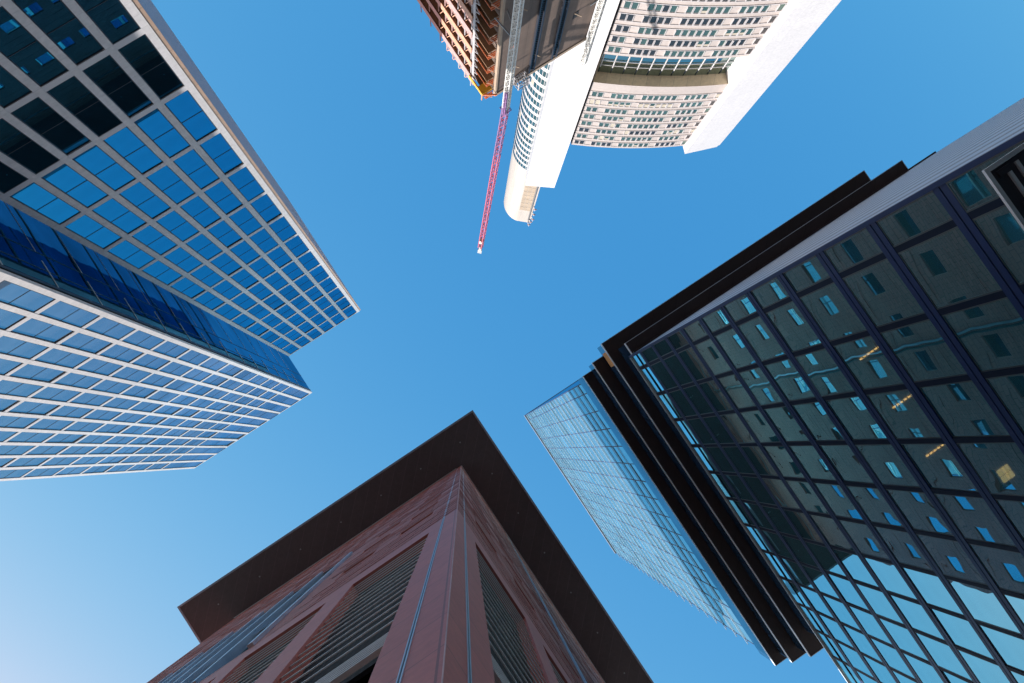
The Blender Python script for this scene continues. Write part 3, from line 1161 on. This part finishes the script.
# landings: thin slabs with orange rails near the corner, formwork walls further back
FLOOR = 4.12
n_f = 16
for k in range(n_f):
    z = KTOP - 1.0 - k * FLOOR
    s = MB()
    s.box(KX - 1.25, KX - 0.26, KY - 3.2, KY - 0.45, z - 0.18, z, 'brown_board')
    lo = s.build('landing', K)
    s = MB()
    for zz in (z + 0.35, z + 0.9, z + 1.4):
        s.bar((KX - 1.28, KY - 0.42, zz), (KX - 0.28, KY - 0.42, zz), 0.12, 'orange')
    s.bar((KX - 1.28, KY - 0.42, z + 0.1), (KX - 0.3, KY - 0.42, z + 2.2), 0.13, 'peach')
    s.bar((KX - 1.30, KY - 3.1, z + 1.1), (KX - 1.30, KY - 0.42, z + 1.1), 0.10, 'orange')
    s.build('guard_rail', lo, off=K['_base'])
    s = MB()
    s.box(KX - 1.55, KX - 0.02, KY - 24, KY - 3.22, z - 0.42, z + 0.05, 'brown_board')
    s.box(KX - 1.62, KX - 1.553, KY - 9.5, KY - 3.22, z - 0.6, z + 0.85, 'peach' if k % 3 else 'pink')
    s.box(KX - 1.62, KX - 1.553, KY - 24, KY - 9.52, z - 0.5, z + 0.9, 'dark_maroon')
    dk = s.build('formwork_deck', K)
    s = MB()
    s.box(KX - 1.15, KX - 1.1, KY - 9.4, KY - 3.3, z + 0.06, z + FLOOR - 0.44, 'pink')
    s.box(KX - 0.75, KX - 0.7, KY - 24, KY - 9.45, z + 0.06, z + FLOOR - 0.44, 'dark_maroon')
    for q in range(5):
        y = KY - 3.5 - q * 1.35
        s.bar((KX - 1.4, y, z + 0.05), (KX - 1.4, y, z + FLOOR - 0.45), 0.10, 'czb_frame' if q < 3 else 'pink')
        s.bar((KX - 1.4, y, z + 0.3), (KX - 1.4, y - 1.2, z + FLOOR - 0.6), 0.08, 'peach')
    for q in range(6):
        y = KY - 10.4 - q * 2.2
        s.bar((KX - 1.4, y, z + 0.05), (KX - 1.4, y, z + FLOOR - 0.45), 0.10, 'dark_maroon')
    s.build('props', dk, off=K['_base'])
b = MB()
b.box(KX - 1.42, KX - 1.30, KY - 3.3, KY - 2.9, 55, KTOP, 'czb_frame')
z = 55.0
while z < KTOP - 1:
    b.bar((KX - 1.36, KY - 3.3, z), (KX - 1.36, KY - 2.2, z + 1.0), 0.1, 'czb_frame')
    b.bar((KX - 1.36, KY - 2.2, z + 1.0), (KX - 1.36, KY - 3.3, z + 2.0), 0.1, 'czb_frame')
    z += 2.05
b.build('scaffold', K)
b = MB()
b.box(KX - 1.75, KX - 0.3, KY - 1.6, KY - 0.5, KTOP - 1.6, KTOP - 0.9, 'yellow')
b.box(KX - 1.75, KX - 1.65, KY - 3.4, KY - 1.62, KTOP - 1.5, KTOP - 0.8, 'yellow')
b.bar((KX - 1.7, KY - 0.6, KTOP - 1.3), (KX - 0.2, KY + 0.4, KTOP - 1.3), 0.18, 'orange')
b.bar((KX - 1.7, KY - 0.6, KTOP - 1.3), (KX - 1.7, KY - 0.6, KTOP + 0.6), 0.12, 'peach')
b.build('yellow_guard', K)

# ---------------------------------------------------------------- lattice masts, crane
def lattice(mb, p, q, w0, w1, key, step=1.0, chord=0.10, lace=0.055, key2=None):
    """square lattice beam from p to q"""
    p, q = Vector(p), Vector(q)
    d = (q - p)
    L = d.length
    d.normalize()
    s = d.cross(Vector((0.31, 0.94, 0.11)))
    s.normalize()
    t = d.cross(s)
    n = max(2, int(L / step))
    prev = None
    for i in range(n + 1):
        f = i / n
        w = (w0 + (w1 - w0) * f) / 2
        c = p + d * (L * f)
        ring = [c + s * w + t * w, c - s * w + t * w, c - s * w - t * w, c + s * w - t * w]
        if prev:
            for j in range(4):
                mb.bar(prev[j], ring[j], chord, key)
                a, e = (prev[j], ring[(j + 1) % 4]) if (i + j) % 2 else (prev[(j + 1) % 4], ring[j])
                mb.bar(a, e, lace, key2 or key)
                mb.bar(ring[j], ring[(j + 1) % 4], lace, key2 or key)
        prev = ring


mb_ = P(41.0, -49.6)
CR = thing('tower_crane', 'slender red luffing crane jib on a white lattice mast beside the concrete tower', 'tower crane', (mb_.x, mb_.y, 0.0), k=1.5)
top = Vector((mb_.x, mb_.y, 117.0))
b = MB()
lattice(b, (mb_.x, mb_.y, 0), top, 0.60, 0.60, 'crane_white', 0.85, 0.10, 0.065)
b.build('mast', CR)
tip = P(30.0, -51.75)
tip.z = 146.4
b = MB()
js = Vector((mb_.x, mb_.y, 116.5))
mid = js.lerp(tip, 0.30)
lattice(b, mid, tip, 0.62, 0.52, 'crane_red', 0.95, 0.09, 0.045)
jb = b.build('jib', CR)
b = MB()
lattice(b, js, mid, 0.64, 0.62, 'crane_red_shade', 0.95, 0.10, 0.05, key2='crane_red')
b.build('jib_root', jb, off=CR['_base'])
b = MB()
d = (tip - js).normalized()
b.bar(tip - d * 0.2, tip + d * 1.0, 0.35, 'crane_white')
b.bar(tip - d * 2.0, tip - d * 1.3, 0.55, 'crane_white')
b.bar(tip + d * 0.7, tip + d * 1.6, 0.6, 'grey_steel', 0.2)
b.build('jib_head', jb, off=CR['_base'])
b = MB()
for sx in (-0.75, 0.75):
    side = Vector((0.77, -0.64, 0)) * sx
    lattice(b, Vector((mb_.x, mb_.y, 109.5)) + side, Vector((mb_.x, mb_.y, 117.2)) + side * 0.9, 0.26, 0.26, 'crane_red_shade', 0.8, 0.07, 0.04)
for q4 in ((-0.5, -0.5, 0.5, -0.5), (-0.5, 0.5, 0.5, 0.5), (-0.5, -0.5, -0.5, 0.5), (0.5, -0.5, 0.5, 0.5)):
    b.bar((mb_.x + q4[0], mb_.y + q4[1], 117.0), (mb_.x + q4[2], mb_.y + q4[3], 117.0), 0.09, 'crane_red_shade')
b.build('climbing_frame', CR)
for z in (72.0, 96.0):
    b = MB()
    b.bar((mb_.x - 0.3, mb_.y - 0.3, z), (mb_.x - 0.6, KY + 0.02, z), 0.14, 'grey_steel')
    b.bar((mb_.x + 0.3, mb_.y - 0.3, z), (mb_.x + 0.9, KY + 0.02, z), 0.14, 'grey_steel')
    b.build('wall_tie', CR)

m2 = P(52.6, -39.45)
HM = thing('lattice_mast', 'white lattice mast at the right edge of the concrete tower, before a blank white pier', 'mast', (m2.x, m2.y, 0.0), k=1.5)
b = MB()
lattice(b, (m2.x, m2.y, 0), (m2.x, m2.y, 126.0), 0.62, 0.62, 'crane_white', 0.85, 0.10, 0.07)
b.build('mast_frame', HM)
b = MB()
b.bar((m2.x - 0.3, m2.y - 0.3, 108), (m2.x - 1.3, KY + 0.02, 108.6), 0.13, 'grey_steel')
b.bar((m2.x - 0.3, m2.y - 0.3, 84), (m2.x - 1.3, KY + 0.02, 84.6), 0.13, 'grey_steel')
b.build('wall_tie', HM)

hc = P(45.0, -47.7)
HC = thing('work_cage', 'small open steel work cage hung off the roof edge of the concrete tower', 'work platform', (hc.x, hc.y, 117.0), k=1.5)
b = MB()
z0, z1 = 116.6, 118.6
for sx in (-0.75, 0.75):
    for sy in (-0.5, 0.5):
        b.bar((hc.x + sx, hc.y + sy, z0), (hc.x + sx, hc.y + sy, z1), 0.12, 'czb_frame')
for zz in (z0, (z0 + z1) / 2, z1):
    for sy in (-0.5, 0.5):
        b.bar((hc.x - 0.75, hc.y + sy, zz), (hc.x + 0.75, hc.y + sy, zz), 0.10, 'czb_frame')
    for sx in (-0.75, 0.75):
        b.bar((hc.x + sx, hc.y - 0.5, zz), (hc.x + sx, hc.y + 0.5, zz), 0.10, 'czb_frame')
b.bar((hc.x - 0.75, hc.y + 0.5, z0), (hc.x + 0.75, hc.y + 0.5, z1), 0.08, 'czb_frame')
b.build('cage_frame', HC)
b = MB()
for k in range(5):
    b.bar((hc.x - 0.6 + 0.3 * k, hc.y - 0.45, z0 + 0.08), (hc.x - 0.6 + 0.3 * k, hc.y + 0.45, z0 + 0.08), 0.06, 'grey_steel')
b.bar((hc.x - 0.6, hc.y, z0 + 0.08), (hc.x + 0.6, hc.y, z0 + 0.08), 0.05, 'grey_steel')
b.build('cage_floor', HC)
b = MB()
b.bar((hc.x - 0.5, hc.y, z1), (hc.x - 0.5, KY - 0.5, 120.0), 0.12, 'grey_steel')
b.bar((hc.x + 0.5, hc.y, z1), (hc.x + 0.5, KY - 0.5, 120.0), 0.12, 'grey_steel')
b.build('hanger_arms', HC)

# ---------------------------------------------------------------- canopy frame on the dark facade (right edge)
CZ = 20.0
k0 = Vector((11.41, 1.04, CZ))
CN = thing('facade_canopy', 'dark canopy panel with pale metal rim and two pipes, fixed to dark glazing', 'canopy', (12.4, 2.4, CZ))
b = MB()
b.box(k0.x + 0.10, 13.2, k0.y + 0.10, 4.1, CZ + 0.05, CZ + 0.085, 'canopy_dark')
b.build('canopy_panel', CN)
b = MB()
b.box(k0.x, k0.x + 0.09, k0.y, 4.2, CZ, CZ + 0.09, 'canopy_rim')
b.box(k0.x + 0.092, 13.3, k0.y, k0.y + 0.09, CZ, CZ + 0.09, 'canopy_rim')
b.build('rim', CN)
for dx in (0.42, 0.66):
    b = MB()
    b.bar((k0.x + dx, k0.y + 0.20, CZ + 0.02), (k0.x + dx, 1.95 if dx > 0.5 else 2.05, CZ + 0.02), 0.075, 'canopy_rim')
    b.build('pipe', CN)
b = MB()
b.bar((k0.x + 0.25, 2.02, CZ + 0.05), (12.9, 2.02, CZ + 0.05), 0.09, 'canopy_dark')
b.box(k0.x + 0.2, k0.x + 0.5, k0.y + 0.16, k0.y + 0.30, CZ - 0.02, CZ + 0.15, 'canopy_dark')
b.build('bracket', CN)

for o in BASES:
    del o['_base']
